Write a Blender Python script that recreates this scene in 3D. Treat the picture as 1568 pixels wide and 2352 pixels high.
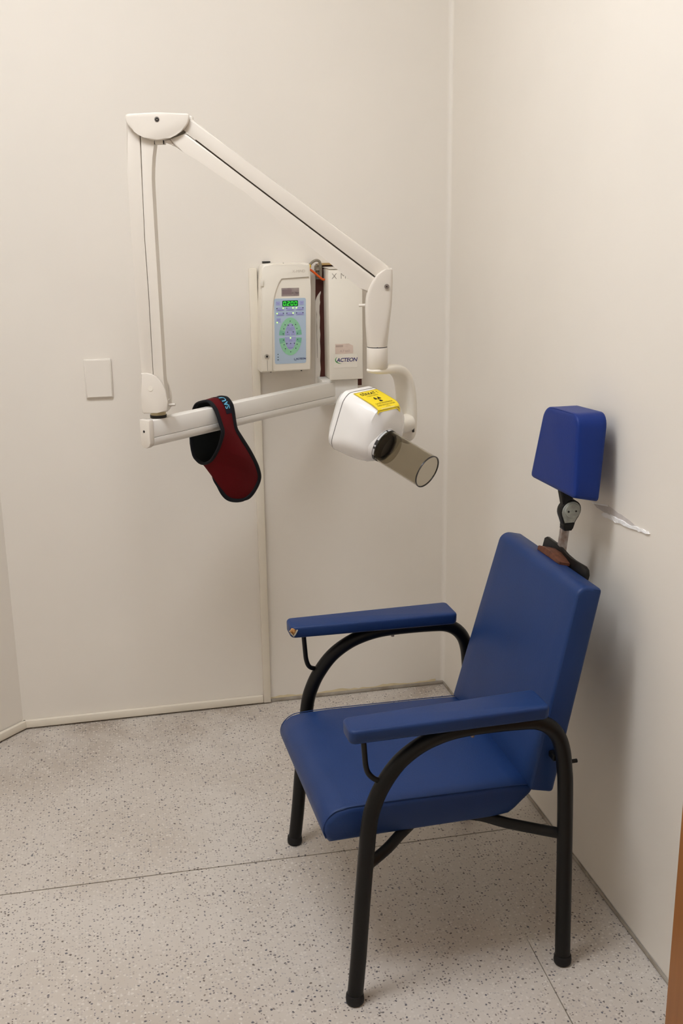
import bpy, bmesh, math, random
from mathutils import Vector, Matrix

for o in list(bpy.data.objects):
    bpy.data.objects.remove(o, do_unlink=True)
scene = bpy.context.scene
col = scene.collection
random.seed(7)

# ------------------------------------------------------------------ camera
CAM = Vector((0.0, 0.0, 1.55))
RIGHT = Vector((0.97611, -0.21691, -0.01276))
UP = Vector((0.07046, 0.26044, 0.96292))
FWD = Vector((0.20555, 0.94081, -0.26950))
cd = bpy.data.cameras.new('camera')
cam = bpy.data.objects.new('camera', cd)
col.objects.link(cam)
cd.sensor_fit = 'VERTICAL'
cd.sensor_height = 36.0
cd.sensor_width = 24.0
cd.lens = 36.0 * 2476.3 / 2352.0
cd.clip_start = 0.05
m3 = Matrix((RIGHT, UP, -FWD)).transposed()
cam.matrix_world = Matrix.Translation(CAM) @ m3.to_4x4()
scene.camera = cam

# ------------------------------------------------------------------ world, light, exposure
world = bpy.data.worlds.new('world')
scene.world = world
world.use_nodes = True
world.node_tree.nodes['Background'].inputs[0].default_value = (0.9, 0.85, 0.78, 1)
world.node_tree.nodes['Background'].inputs[1].default_value = 0.02
scene.view_settings.view_transform = 'Standard'
scene.view_settings.look = 'None'
scene.view_settings.gamma = 1.0
scene.view_settings.use_curve_mapping = False
scene.view_settings.exposure = 0.0

LAMP_LOC = Vector((-0.30, 1.60, 3.05))    # fluorescent ceiling luminaire of the room (built further down)
LAMP_SIZE = (1.20, 0.60)
LAMP_STRENGTH = 19.2
LAMP_COLOR = (0.95, 1.0, 1.08, 1)

# ------------------------------------------------------------------ materials
MATS = {}
def lin(r, g, b):
    f = lambda c: (c/255/12.92) if c/255 <= 0.04045 else ((c/255+0.055)/1.055)**2.4
    return (f(r), f(g), f(b), 1.0)

def mat(name, color, rough=0.5, metal=0.0, spec=0.5, noise=0.0, nscale=8.0, bump=0.0, bscale=200.0,
        emit=None, estr=0.0, alpha=1.0, trans=0.0, ior=1.45, color2=None, coat=0.0):
    if name in MATS:
        return MATS[name]
    m = bpy.data.materials.new(name)
    m.use_nodes = True
    nt = m.node_tree
    b = nt.nodes['Principled BSDF']
    b.inputs['Base Color'].default_value = color
    b.inputs['Roughness'].default_value = rough
    b.inputs['Metallic'].default_value = metal
    b.inputs['Specular IOR Level'].default_value = spec
    b.inputs['IOR'].default_value = ior
    b.inputs['Coat Weight'].default_value = coat
    b.inputs['Transmission Weight'].default_value = trans
    if emit:
        b.inputs['Emission Color'].default_value = emit
        b.inputs['Emission Strength'].default_value = estr
    tc = nt.nodes.new('ShaderNodeTexCoord')
    if noise > 0 or color2 is not None:
        n = nt.nodes.new('ShaderNodeTexNoise')
        n.inputs['Scale'].default_value = nscale
        n.inputs['Detail'].default_value = 5
        nt.links.new(tc.outputs['Object'], n.inputs['Vector'])
        mix = nt.nodes.new('ShaderNodeMix'); mix.data_type = 'RGBA'
        c2 = color2 if color2 is not None else tuple(c*(1-noise) for c in color[:3]) + (1,)
        mix.inputs['A'].default_value = color
        mix.inputs['B'].default_value = c2
        ramp = nt.nodes.new('ShaderNodeMapRange')
        ramp.inputs['From Min'].default_value = 0.35
        ramp.inputs['From Max'].default_value = 0.7
        nt.links.new(n.outputs['Fac'], ramp.inputs['Value'])
        nt.links.new(ramp.outputs['Result'], mix.inputs['Factor'])
        nt.links.new(mix.outputs['Result'], b.inputs['Base Color'])
    if bump > 0:
        n2 = nt.nodes.new('ShaderNodeTexNoise')
        n2.inputs['Scale'].default_value = bscale
        n2.inputs['Detail'].default_value = 3
        nt.links.new(tc.outputs['Object'], n2.inputs['Vector'])
        bp = nt.nodes.new('ShaderNodeBump')
        bp.inputs['Strength'].default_value = bump
        bp.inputs['Distance'].default_value = 0.002
        nt.links.new(n2.outputs['Fac'], bp.inputs['Height'])
        nt.links.new(bp.outputs['Normal'], b.inputs['Normal'])
    MATS[name] = m
    return m

def floor_material():
    m = bpy.data.materials.new('speckled_vinyl')
    m.use_nodes = True
    nt = m.node_tree; N = nt.nodes; L = nt.links
    b = N['Principled BSDF']
    b.inputs['Roughness'].default_value = 0.42
    b.inputs['Specular IOR Level'].default_value = 0.35
    tc = N.new('ShaderNodeTexCoord')
    # large soft soiling
    big = N.new('ShaderNodeTexNoise'); big.inputs['Scale'].default_value = 2.2; big.inputs['Detail'].default_value = 6
    L.new(tc.outputs['Object'], big.inputs['Vector'])
    base = N.new('ShaderNodeMix'); base.data_type = 'RGBA'
    base.inputs['A'].default_value = lin(207, 198, 187)
    base.inputs['B'].default_value = lin(192, 180, 166)
    mr = N.new('ShaderNodeMapRange'); mr.inputs['From Min'].default_value = 0.4; mr.inputs['From Max'].default_value = 0.68
    L.new(big.outputs['Fac'], mr.inputs['Value']); L.new(mr.outputs['Result'], base.inputs['Factor'])
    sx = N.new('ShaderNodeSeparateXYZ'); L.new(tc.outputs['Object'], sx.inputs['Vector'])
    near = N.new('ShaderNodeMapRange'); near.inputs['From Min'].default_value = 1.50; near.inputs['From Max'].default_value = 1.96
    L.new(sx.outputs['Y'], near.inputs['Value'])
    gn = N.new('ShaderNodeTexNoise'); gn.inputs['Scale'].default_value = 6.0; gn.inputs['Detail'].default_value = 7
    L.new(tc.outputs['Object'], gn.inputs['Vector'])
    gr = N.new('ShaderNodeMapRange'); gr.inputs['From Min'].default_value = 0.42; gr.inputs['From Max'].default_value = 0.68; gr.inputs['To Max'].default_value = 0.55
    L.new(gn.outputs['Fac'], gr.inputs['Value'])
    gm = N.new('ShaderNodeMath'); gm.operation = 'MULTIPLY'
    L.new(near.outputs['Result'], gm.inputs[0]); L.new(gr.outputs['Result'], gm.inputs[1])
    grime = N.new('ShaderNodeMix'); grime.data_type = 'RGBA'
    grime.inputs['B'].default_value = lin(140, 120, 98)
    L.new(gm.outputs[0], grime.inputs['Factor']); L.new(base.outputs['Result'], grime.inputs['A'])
    prev = grime.outputs['Result']
    # warp so the chips are irregular flakes
    wn = N.new('ShaderNodeTexNoise'); wn.inputs['Scale'].default_value = 220; wn.inputs['Detail'].default_value = 2
    L.new(tc.outputs['Object'], wn.inputs['Vector'])
    ws = N.new('ShaderNodeVectorMath'); ws.operation = 'SCALE'; ws.inputs['Scale'].default_value = 0.007
    L.new(wn.outputs['Color'], ws.inputs[0])
    wa = N.new('ShaderNodeVectorMath'); wa.operation = 'ADD'
    L.new(tc.outputs['Object'], wa.inputs[0]); L.new(ws.outputs['Vector'], wa.inputs[1])
    def chips(scale, frac, size, cA, cB, off, prev):
        mp = N.new('ShaderNodeMapping'); mp.inputs['Location'].default_value = (off, off*1.7, 0)
        L.new(wa.outputs['Vector'], mp.inputs['Vector'])
        v = N.new('ShaderNodeTexVoronoi'); v.inputs['Scale'].default_value = scale; v.voronoi_dimensions = '2D'
        L.new(mp.outputs['Vector'], v.inputs['Vector'])
        sep = N.new('ShaderNodeSeparateColor'); L.new(v.outputs['Color'], sep.inputs['Color'])
        lt = N.new('ShaderNodeMath'); lt.operation = 'LESS_THAN'; lt.inputs[1].default_value = frac
        L.new(sep.outputs['Red'], lt.inputs[0])
        # size varies with the cell
        sz = N.new('ShaderNodeMath'); sz.operation = 'MULTIPLY_ADD'; sz.inputs[1].default_value = size*0.9; sz.inputs[2].default_value = size*0.55
        L.new(sep.outputs['Green'], sz.inputs[0])
        ld = N.new('ShaderNodeMath'); ld.operation = 'LESS_THAN'
        L.new(v.outputs['Distance'], ld.inputs[0]); L.new(sz.outputs[0], ld.inputs[1])
        mu = N.new('ShaderNodeMath'); mu.operation = 'MULTIPLY'
        L.new(lt.outputs[0], mu.inputs[0]); L.new(ld.outputs[0], mu.inputs[1])
        cc = N.new('ShaderNodeMix'); cc.data_type = 'RGBA'
        cc.inputs['A'].default_value = cA; cc.inputs['B'].default_value = cB
        L.new(sep.outputs['Blue'], cc.inputs['Factor'])
        mx = N.new('ShaderNodeMix'); mx.data_type = 'RGBA'
        L.new(mu.outputs[0], mx.inputs['Factor']); L.new(prev, mx.inputs['A']); L.new(cc.outputs['Result'], mx.inputs['B'])
        return mx.outputs['Result']
    prev = chips(130, 0.30, 0.30, lin(216, 208, 197), lin(209, 200, 190), 3.1, prev)
    prev = chips(150, 0.28, 0.28, lin(188, 177, 166), lin(182, 174, 168), 9.7, prev)
    prev = chips(150, 0.16, 0.24, lin(120, 115, 118), lin(142, 130, 118), 17.3, prev)
    prev = chips(120, 0.10, 0.23, lin(98, 96, 104), lin(112, 99, 90), 27.9, prev)
    L.new(prev, b.inputs['Base Color'])
    MATS['floor'] = m
    return m

def wood_material(name, c1, c2, scale=1.0):
    m = bpy.data.materials.new(name); m.use_nodes = True
    nt = m.node_tree; N = nt.nodes; L = nt.links
    b = N['Principled BSDF']; b.inputs['Roughness'].default_value = 0.45
    tc = N.new('ShaderNodeTexCoord')
    mp = N.new('ShaderNodeMapping'); mp.inputs['Scale'].default_value = (60*scale, 60*scale, 2.5*scale)
    L.new(tc.outputs['Object'], mp.inputs['Vector'])
    n = N.new('ShaderNodeTexNoise'); n.inputs['Scale'].default_value = 1.0; n.inputs['Detail'].default_value = 6
    L.new(mp.outputs['Vector'], n.inputs['Vector'])
    mix = N.new('ShaderNodeMix'); mix.data_type = 'RGBA'
    mix.inputs['A'].default_value = c1; mix.inputs['B'].default_value = c2
    L.new(n.outputs['Fac'], mix.inputs['Factor'])
    L.new(mix.outputs['Result'], b.inputs['Base Color'])
    MATS[name] = m
    return m

M_WALL = mat('painted_wall', lin(238, 230, 218), rough=0.42, spec=0.3, noise=0.035, nscale=2.5, bump=0.04, bscale=60)
M_TRIM = mat('white_trunking', lin(236, 226, 208), rough=0.4, noise=0.05, nscale=12)
M_CEIL = mat('ceiling_paint', lin(243, 241, 236), rough=0.8)
M_GREYEDGE = mat('grey_vinyl_edge', lin(176, 167, 154), rough=0.6, color2=lin(140, 128, 112), nscale=18)
M_GLUE = mat('old_glue', lin(216, 199, 160), rough=0.5, color2=lin(222, 206, 170), nscale=25)
M_FLOOR = floor_material()
M_SUB = mat('seam_dirt', lin(140, 128, 110), rough=0.8, noise=0.3, nscale=20)
M_WOOD = wood_material('varnished_wood', lin(156, 96, 42), lin(190, 126, 64))
M_BLUE = mat('blue_vinyl', lin(29, 56, 106), rough=0.45, spec=0.35, noise=0.12, nscale=6, bump=0.12, bscale=260)
M_BLUEHR = mat('blue_vinyl_headrest', lin(15, 47, 122), rough=0.45, spec=0.3, noise=0.08, nscale=8, bump=0.12, bscale=260)
M_BLACK = mat('black_enamel', lin(12, 10, 8), rough=0.42, spec=0.35, noise=0.25, nscale=30)
M_RUBBER = mat('rubber', lin(15, 12, 11), rough=0.65)
M_STEEL = mat('worn_steel', lin(172, 164, 158), rough=0.4, metal=0.55, color2=lin(130, 108, 96), nscale=60)
M_CAST = mat('grey_cast', lin(172, 174, 164), rough=0.45, metal=0.2, color2=lin(146, 146, 136), nscale=80)
M_RUST = mat('rusty_block', lin(112, 66, 44), rough=0.7, color2=lin(72, 40, 26), nscale=60)
M_FOAM = mat('torn_foam', lin(196, 150, 90), rough=0.9, color2=lin(120, 72, 28), nscale=140)
M_TEAR = mat('torn_backing', lin(205, 196, 170), rough=0.9)
M_CREAM = mat('cream_plastic', lin(242, 234, 219), rough=0.36, spec=0.45, noise=0.02, nscale=6)
M_ARM = mat('arm_plastic', lin(226, 217, 204), rough=0.33, spec=0.45, noise=0.015, nscale=6)
M_ALU = mat('painted_beam', lin(238, 233, 224), rough=0.32, spec=0.5, noise=0.015, nscale=6)
M_HEAD = mat('gloss_white', lin(244, 240, 234), rough=0.16, spec=0.5, coat=0.3)
M_DARK = mat('dark_gap', lin(40, 36, 32), rough=0.7)
M_YELLOW = mat('sticker_yellow', lin(253, 224, 34), rough=0.35)
M_INK = mat('black_ink', lin(34, 26, 16), rough=0.5)
M_INKLT = mat('brown_ink', lin(120, 100, 20), rough=0.5)
M_SMOKE = mat('smoked_acrylic', (0.64, 0.605, 0.53, 1), rough=0.03, trans=1.0, ior=1.12)
M_RING = mat('dark_ring', lin(48, 44, 42), rough=0.3)
M_RED = mat('red_fabric', lin(94, 10, 16), rough=0.8, spec=0.2, bump=0.2, bscale=500, noise=0.15, nscale=10)
M_LINING = mat('black_lining', lin(18, 19, 18), rough=0.85, spec=0.2)
M_BIND = mat('black_binding', lin(20, 20, 24), rough=0.7, spec=0.25)
M_PATCH = mat('navy_patch', lin(22, 20, 34), rough=0.7, spec=0.25)
M_CYAN = mat('cyan_print', lin(110, 196, 232), rough=0.6)
M_BROWN = mat('brown_board', lin(92, 44, 32), rough=0.65, color2=lin(72, 34, 25), nscale=14)
M_CABLE = mat('grey_conduit', lin(140, 130, 112), rough=0.5)
M_ORANGE = mat('orange_cable', lin(226, 96, 30), rough=0.45)
M_CYEL = mat('yellow_plug', lin(226, 186, 50), rough=0.45)
M_SKY = mat('membrane_blue', lin(182, 199, 216), rough=0.35)
M_LAV = mat('membrane_lavender', lin(167, 170, 214), rough=0.4)
M_LAV2 = mat('membrane_lavender_dark', lin(150, 152, 200), rough=0.4)
M_GREEN = mat('membrane_green', lin(150, 208, 166), rough=0.4)
M_GREEN2 = mat('membrane_green_dark', lin(128, 190, 158), rough=0.4)
M_LEDOFF = mat('led_off', lin(52, 70, 78), rough=0.4)
M_LEDON = mat('led_on', lin(200, 255, 150), rough=0.4, emit=lin(200, 255, 130), estr=1.0)
M_LCD = mat('display_glass', lin(6, 70, 32), rough=0.2, emit=lin(0, 90, 30), estr=0.4)
M_DIGIT = mat('display_digit', lin(70, 230, 60), rough=0.4, emit=lin(60, 240, 70), estr=0.45)
M_SILVER = mat('silver_label', lin(176, 164, 158), rough=0.4, metal=0.3, color2=lin(140, 124, 126), nscale=40)
M_SILVER2 = mat('silver_label_band', lin(140, 122, 124), rough=0.4, metal=0.2)
M_NAVY = mat('navy_ink', lin(36, 38, 104), rough=0.5)
M_LGREEN = mat('green_ink', lin(70, 150, 70), rough=0.5)
M_GREYINK = mat('grey_ink', lin(150, 142, 132), rough=0.5)
M_PINK = mat('faded_label', lin(222, 202, 186), rough=0.6, color2=lin(214, 192, 176), nscale=60)
M_PINKINK = mat('faded_ink', lin(186, 164, 150), rough=0.6)
M_EMBOSS = mat('faint_emboss', lin(214, 203, 186), rough=0.5)
M_CHROME = mat('chrome', lin(190, 186, 178), rough=0.2, metal=1.0)
M_PLASTER = mat('raw_plaster', lin(252, 249, 246), rough=0.7, noise=0.08, nscale=120)
M_GOUGE_SHADE = mat('gouge_shade', lin(206, 197, 190), rough=0.7, noise=0.1, nscale=80)  # grey stands in for the shade inside the wall gouge
M_PLATE = mat('wall_plate_plastic', lin(236, 228, 216), rough=0.35)

# ------------------------------------------------------------------ helpers
def link(o):
    col.objects.link(o); return o

def root_loc(o):
    while o.parent:
        o = o.parent
    return Vector(o.location)

def obj(name, bm, material, parent=None, smooth=True, angle=40):
    """bm is in world coordinates; the mesh is stored relative to the thing's root"""
    me = bpy.data.meshes.new(name)
    bmesh.ops.recalc_face_normals(bm, faces=bm.faces)
    bm.to_mesh(me); bm.free()
    mats = material if isinstance(material, (list, tuple)) else [material]
    for mm in mats:
        me.materials.append(mm)
    if smooth:
        for p in me.polygons:
            p.use_smooth = True
        try:
            me.set_sharp_from_angle(angle=math.radians(angle))
        except Exception:
            pass
    o = bpy.data.objects.new(name, me)
    link(o)
    if parent is not None:
        me.transform(Matrix.Translation(-root_loc(parent)))
        o.parent = parent
    else:
        vs = [v.co.copy() for v in me.vertices]
        c = Vector(((min(v.x for v in vs)+max(v.x for v in vs))/2, (min(v.y for v in vs)+max(v.y for v in vs))/2, min(v.z for v in vs)))
        me.transform(Matrix.Translation(-c))
        o.location = c
    return o

def thing(name, label, cat, loc, group=None):
    o = bpy.data.objects.new(name, None)
    o.empty_display_size = 0.05
    link(o); o.location = loc
    o['label'] = label; o['category'] = cat
    if group: o['group'] = group
    return o

def tag(o, label, cat, group=None):
    o['label'] = label; o['category'] = cat
    if group: o['group'] = group
    return o

def struct(o, label=None):
    o['kind'] = 'structure'
    if label: o['label'] = label
    return o

def add_box(bm, x0, x1, y0, y1, z0, z1, bev=0.0, seg=2, xf=None):
    b = bmesh.new()
    bmesh.ops.create_cube(b, size=1.0)
    for v in b.verts:
        v.co = Vector((x0+(v.co.x+.5)*(x1-x0), y0+(v.co.y+.5)*(y1-y0), z0+(v.co.z+.5)*(z1-z0)))
    if bev > 0:
        bmesh.ops.bevel(b, geom=b.edges[:], offset=bev, segments=seg, affect='EDGES', profile=0.5)
    merge(bm, b, xf)

def merge(bm, b, xf=None):
    vm = {}
    for v in b.verts:
        vm[v] = bm.verts.new(xf(v.co) if xf else v.co)
    for f in b.faces:
        try:
            nf = bm.faces.new([vm[v] for v in f.verts]); nf.material_index = f.material_index
        except ValueError:
            pass
    b.free()

def box(x0, x1, y0, y1, z0, z1, bev=0.0, seg=2, xf=None):
    bm = bmesh.new(); add_box(bm, x0, x1, y0, y1, z0, z1, bev, seg, xf); return bm

def add_prism(bm, poly, d0, d1, fn, bev=0.0, seg=2):
    """poly: list of (a,b); fn(a,b,d) -> world"""
    b = bmesh.new()
    v0 = [b.verts.new((p[0], p[1], d0)) for p in poly]
    v1 = [b.verts.new((p[0], p[1], d1)) for p in poly]
    n = len(poly)
    b.faces.new(v0); b.faces.new(list(reversed(v1)))
    for i in range(n):
        j = (i+1) % n
        b.faces.new((v0[j], v0[i], v1[i], v1[j]))
    if bev > 0:
        es = [e for e in b.edges if abs(e.verts[0].co.z-e.verts[1].co.z) < 1e-9]
        bmesh.ops.bevel(b, geom=es, offset=bev, segments=seg, affect='EDGES', profile=0.5)
    merge(bm, b, lambda c: Vector(fn(c.x, c.y, c.z)))

def prism(poly, d0, d1, fn, bev=0.0, seg=2):
    bm = bmesh.new(); add_prism(bm, poly, d0, d1, fn, bev, seg); return bm

def smooth_path(pts, sub=6):
    P = [Vector(p) for p in pts]; out = []
    n = len(P)
    for i in range(n-1):
        p0 = P[max(i-1, 0)]; p1 = P[i]; p2 = P[i+1]; p3 = P[min(i+2, n-1)]
        for k in range(sub):
            t = k/sub
            out.append(0.5*((2*p1)+(-p0+p2)*t+(2*p0-5*p1+4*p2-p3)*t*t+(-p0+3*p1-3*p2+p3)*t**3))
    out.append(P[-1])
    return out

def add_tube(bm, pts, r, n=14, caps=True):
    P = [Vector(p) for p in pts]
    rr = r if isinstance(r, (list, tuple)) else [r]*len(P)
    T = []
    for i in range(len(P)):
        a = P[max(i-1, 0)]; c = P[min(i+1, len(P)-1)]
        T.append((c-a).normalized())
    ref = Vector((0, 0, 1)) if abs(T[0].z) < 0.9 else Vector((1, 0, 0))
    N = (ref - T[0]*ref.dot(T[0])).normalized()
    rings = []
    for i in range(len(P)):
        N = (N - T[i]*N.dot(T[i])).normalized()
        B = T[i].cross(N)
        rings.append([bm.verts.new(P[i]+(N*math.cos(2*math.pi*k/n)+B*math.sin(2*math.pi*k/n))*rr[i]) for k in range(n)])
    for i in range(len(P)-1):
        for k in range(n):
            bm.faces.new((rings[i][k], rings[i][(k+1) % n], rings[i+1][(k+1) % n], rings[i+1][k]))
    if caps:
        bm.faces.new(list(reversed(rings[0]))); bm.faces.new(rings[-1])

def tube(pts, r, n=14, caps=True):
    bm = bmesh.new(); add_tube(bm, pts, r, n, caps); return bm

def loft(sections, cap0=True, cap1=True, closed=False):
    bm = bmesh.new()
    R = [[bm.verts.new(p) for p in s] for s in sections]
    n = len(R[0])
    for i in range(len(R)-1):
        for k in range(n):
            bm.faces.new((R[i][k], R[i][(k+1) % n], R[i+1][(k+1) % n], R[i+1][k]))
    if cap0: bm.faces.new(list(reversed(R[0])))
    if cap1: bm.faces.new(R[-1])
    return bm

def superellipse(hw, hh, e, n=40):
    out = []
    for k in range(n):
        t = 2*math.pi*k/n
        c, s = math.cos(t), math.sin(t)
        out.append((hw*math.copysign(abs(c)**(2/e), c), hh*math.copysign(abs(s)**(2/e), s)))
    return out

def disc(center, normal, r, depth, n=24, bev=0.0):
    nrm = Vector(normal).normalized()
    c = Vector(center)
    pts = [c, c+nrm*depth]
    if bev > 0:
        return tube([c, c+nrm*(depth-bev), c+nrm*depth], [r, r, r-bev], n)
    return tube(pts, r, n)

def text_bm(body, size, fn, shear=0.0, space=1.0, align='CENTER', depth=0.0003, extr=True, bold=0.0):
    """flat lettering; fn(a,b,d) maps the text plane to world"""
    cu = bpy.data.curves.new('txt', 'FONT')
    cu.body = body; cu.size = size; cu.align_x = align; cu.align_y = 'CENTER'
    cu.shear = shear; cu.space_character = space
    cu.offset = bold
    cu.resolution_u = 3
    to = bpy.data.objects.new('txt', cu); link(to)
    dg = bpy.context.evaluated_depsgraph_get()
    me = bpy.data.meshes.new_from_object(to.evaluated_get(dg))
    bm = bmesh.new(); bm.from_mesh(me)
    for v in bm.verts:
        v.co = Vector(fn(v.co.x, v.co.y, depth))
    bpy.data.objects.remove(to, do_unlink=True)
    bpy.data.curves.remove(cu)
    bpy.data.meshes.remove(me)
    return bm

# ================================================================== THE ROOM
XR, YB, ZC = 1.05, 3.217, 3.10
CX0, CX1 = -0.324, -1.25                    # angled corner piece on the left
CY1 = YB - (CX0 - CX1)
YF = -0.75

wall_back = struct(obj('wall_back', box(CX0-0.02, XR+0.08, YB, YB+0.08, 0, ZC), M_WALL), 'cream painted back wall behind the x-ray unit')
wall_right = struct(obj('wall_right', box(XR, XR+0.08, YF-0.1, YB, 0, ZC), M_WALL), 'cream painted wall behind the blue chair')
bm = bmesh.new()
add_prism(bm, [(CX0, YB), (CX1, CY1), (CX1-0.06, CY1+0.05), (CX0-0.02, YB+0.08)], 0, ZC, lambda a, b, d: (a, b, d))
struct(obj('wall_corner', bm, M_WALL, smooth=False), 'cream painted angled wall panel')
struct(obj('wall_left', box(CX1-0.08, CX1, YF-0.1, CY1, 0, ZC), M_WALL))
struct(obj('wall_front', box(CX1-0.08, XR+0.08, YF-0.1, YF, 0, ZC), M_WALL))
struct(obj('ceiling', box(CX1-0.08, XR+0.08, YF-0.1, YB+0.08, ZC, ZC+0.08), M_CEIL))

# coved corner where the wall sheet turns
cov = []
R_ = 0.014
cpoly = [(XR, YB)] + [(XR-R_+R_*math.sin(a), YB-R_+R_*math.cos(a)) for a in [i*math.pi/2/8 for i in range(9)]]
struct(obj('trim_1', prism(cpoly, 0.0, ZC, lambda a, b, d: (a, b, d)), M_WALL), 'rounded cream corner between the walls')

# floor: backing plus the vinyl sheets with open seams
floor = struct(obj('floor', box(CX1-0.08, XR+0.08, YF-0.1, YB+0.08, -0.08, -0.0025), M_SUB), 'speckled grey vinyl floor')
def sheet(poly):
    o = obj('vinyl_sheet', prism(poly, -0.0025, 0.0, lambda a, b, d: (a, b, d)), M_FLOOR, floor, smooth=False)
    return o
sheet([(CX1-0.05, 2.3545), (0.12, 2.3345), (0.45, 2.3280), (XR+.05, 2.3230), (XR+.05, YB+.05), (CX1-.05, YB+.05)])
sheet([(CX1-0.05, YF-.05), (0.7995, YF-.05), (0.8090, 1.64), (0.8180, 1.872), (0.8205, 1.90), (0.8208, 2.3210), (0.45, 2.3245), (0.12, 2.3305), (CX1-0.05, 2.3505)])
sheet([(0.8022, YF-.05), (XR+.05, YF-.05), (XR+.05, 2.3205), (0.8211, 2.3210), (0.8208, 1.90), (0.8198, 1.872), (0.8116, 1.64)])

# white trunking along the floor and up the wall
def strip_along(p, q, z0, z1, depth, inward):
    p = Vector((p[0], p[1], 0)); q = Vector((q[0], q[1], 0)); n = Vector((inward[0], inward[1], 0)).normalized()
    L = (q-p).length; t = (q-p).normalized()
    return box(0, L, 0, depth, z0, z1, 0.0035, 2, lambda c: p+t*c.x+n*c.y+Vector((0, 0, c.z)))
s2 = 1/math.sqrt(2)
struct(obj('baseboard_back', strip_along((CX0-0.004, YB), (0.432, YB), 0.005, 0.030, 0.014, (0, -1)), M_TRIM), 'cream plastic trunking along the back wall floor')
struct(obj('baseboard_corner', strip_along((CX0+0.004, YB), (CX1, CY1), 0.005, 0.030, 0.014, (s2, -s2)), M_TRIM), 'cream plastic trunking along the angled panel')
struct(obj('trim_2', box(0.4325, 0.4565, YB-0.014, YB, 0.004, 1.391, 0.003), M_TRIM), 'vertical cream plastic trunking under the control box')
struct(obj('baseboard_back_edge', strip_along((0.458, YB), (XR, YB), 0.0, 0.012, 0.006, (0, -1)), M_GREYEDGE), 'grey vinyl edge with old glue')
struct(obj('baseboard_right', strip_along((XR, YF), (XR, YB), 0.0, 0.0095, 0.005, (-1, 0)), M_GREYEDGE), 'grey vinyl edge under the right wall')
# line of yellowed glue above the grey edge
bm = bmesh.new()
xs = [0.458+i*(XR-0.03-0.458)/40 for i in range(41)]
top = [0.0145+0.004*random.random()+0.004*max(0, math.sin(i*0.5)) for i in range(41)]
for i in range(40):
    a = [(xs[i], YB-0.0016, 0.011), (xs[i+1], YB-0.0016, 0.011), (xs[i+1], YB-0.0008, top[i+1]), (xs[i], YB-0.0008, top[i])]
    bm.faces.new([bm.verts.new(p) for p in a])
bmesh.ops.remove_doubles(bm, verts=bm.verts, dist=1e-6)
obj('glue_line', bm, M_GLUE, wall_back)

# open wooden door leaf folded against the right wall
door = obj('door_1', box(0.978, 1.016, 0.78, 1.585, 0.004, 2.03, 0.003), M_WOOD)
struct(door, 'varnished brown wooden door leaf folded back to the wall')

# exposed brown board where the wall sheet has been cut, with torn edge of the sheet
def backwall(a, b, d):
    return (a, YB-d, b)
obj('exposed_board', prism([(0.634, 1.398), (0.700, 1.398), (0.765, 1.393), (0.772, 1.03), (0.6265, 1.03), (0.6285, 1.15), (0.631, 1.28)], 0.0, 0.0012, backwall), M_BROWN, wall_back, smooth=False)
torn = [(0.6300, 1.285), (0.6315, 1.291), (0.6345, 1.300), (0.6400, 1.309), (0.6475, 1.3185), (0.6480, 1.314), (0.6445, 1.305), (0.6440, 1.295), (0.6455, 1.286), (0.6430, 1.275), (0.6425, 1.255), (0.6440, 1.240),
        (0.6425, 1.21), (0.6440, 1.19), (0.6425, 1.17), (0.6435, 1.14), (0.6420, 1.11), (0.6435, 1.085), (0.6405, 1.065), (0.6400, 1.05), (0.6370, 1.045), (0.6370, 1.03), (0.6255, 1.03), (0.6275, 1.15)]
obj('torn_sheet_edge', prism(torn, 0.0012, 0.0032, backwall, 0.0004, 1), M_WALL, wall_back, smooth=False)
obj('sheet_crack', prism([(0.6330, 1.262), (0.6345, 1.250), (0.6338, 1.235), (0.6346, 1.215), (0.6338, 1.19), (0.6345, 1.16), (0.6338, 1.12), (0.6330, 1.12), (0.6332, 1.16), (0.6328, 1.20), (0.6332, 1.235)], .0032, .0034, backwall), M_SUB, wall_back, smooth=False)
obj('batten', box(0.640, 0.705, YB-0.012, YB, 1.394, 1.400, 0.001), mat('tan_batten', lin(186, 152, 96), rough=0.7, noise=0.2, nscale=30), wall_back)
obj('board_scuff', prism([(0.650, 1.048), (0.656, 1.062), (0.660, 1.075), (0.663, 1.05), (0.661, 1.033), (0.653, 1.032)], 0.0012, 0.0016, backwall), M_GREYEDGE, wall_back, smooth=False)

# scrape on the right wall beside the headrest
def rwall(a, b, d):
    return (XR-d, a, b)
def ragged(P, amp, n=4):
    out = []
    for i in range(len(P)):
        p, q = P[i], P[(i+1) % len(P)]
        for k in range(n):
            f = k/n
            out.append((p[0]+(q[0]-p[0])*f+random.uniform(-amp, amp), p[1]+(q[1]-p[1])*f+random.uniform(-amp, amp)*.9))
    return out
gouge = [(2.16, 0.911), (2.115, 0.9165), (2.08, 0.9225), (2.05, 0.921), (2.02, 0.920), (1.985, 0.9185), (1.955, 0.9135), (1.965, 0.9085), (2.0, 0.9095), (2.05, 0.908), (2.10, 0.904), (2.14, 0.905)]
obj('scrape_hollow_shade', prism(ragged(gouge, .0008), 0.0, 0.0004, rwall), M_GOUGE_SHADE, wall_right, smooth=False)  # flat patch for the gouge, its inner shade painted as grey
flake = [(2.112, 0.897), (2.10, 0.905), (2.07, 0.9075), (2.04, 0.908), (2.02, 0.9095), (1.985, 0.909), (1.955, 0.9125), (1.93, 0.9155), (1.905, 0.9165), (1.895, 0.9135),
         (1.915, 0.910), (1.94, 0.9075), (1.97, 0.904), (2.0, 0.902), (2.025, 0.9005), (2.045, 0.8975), (2.06, 0.8985), (2.08, 0.896), (2.10, 0.894)]
b = prism(ragged(flake, .0011), 0.0, 0.0022, rwall)
for v in b.verts:
    if v.co.x < XR-0.001:
        v.co.x -= 0.0016*random.random()
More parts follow.
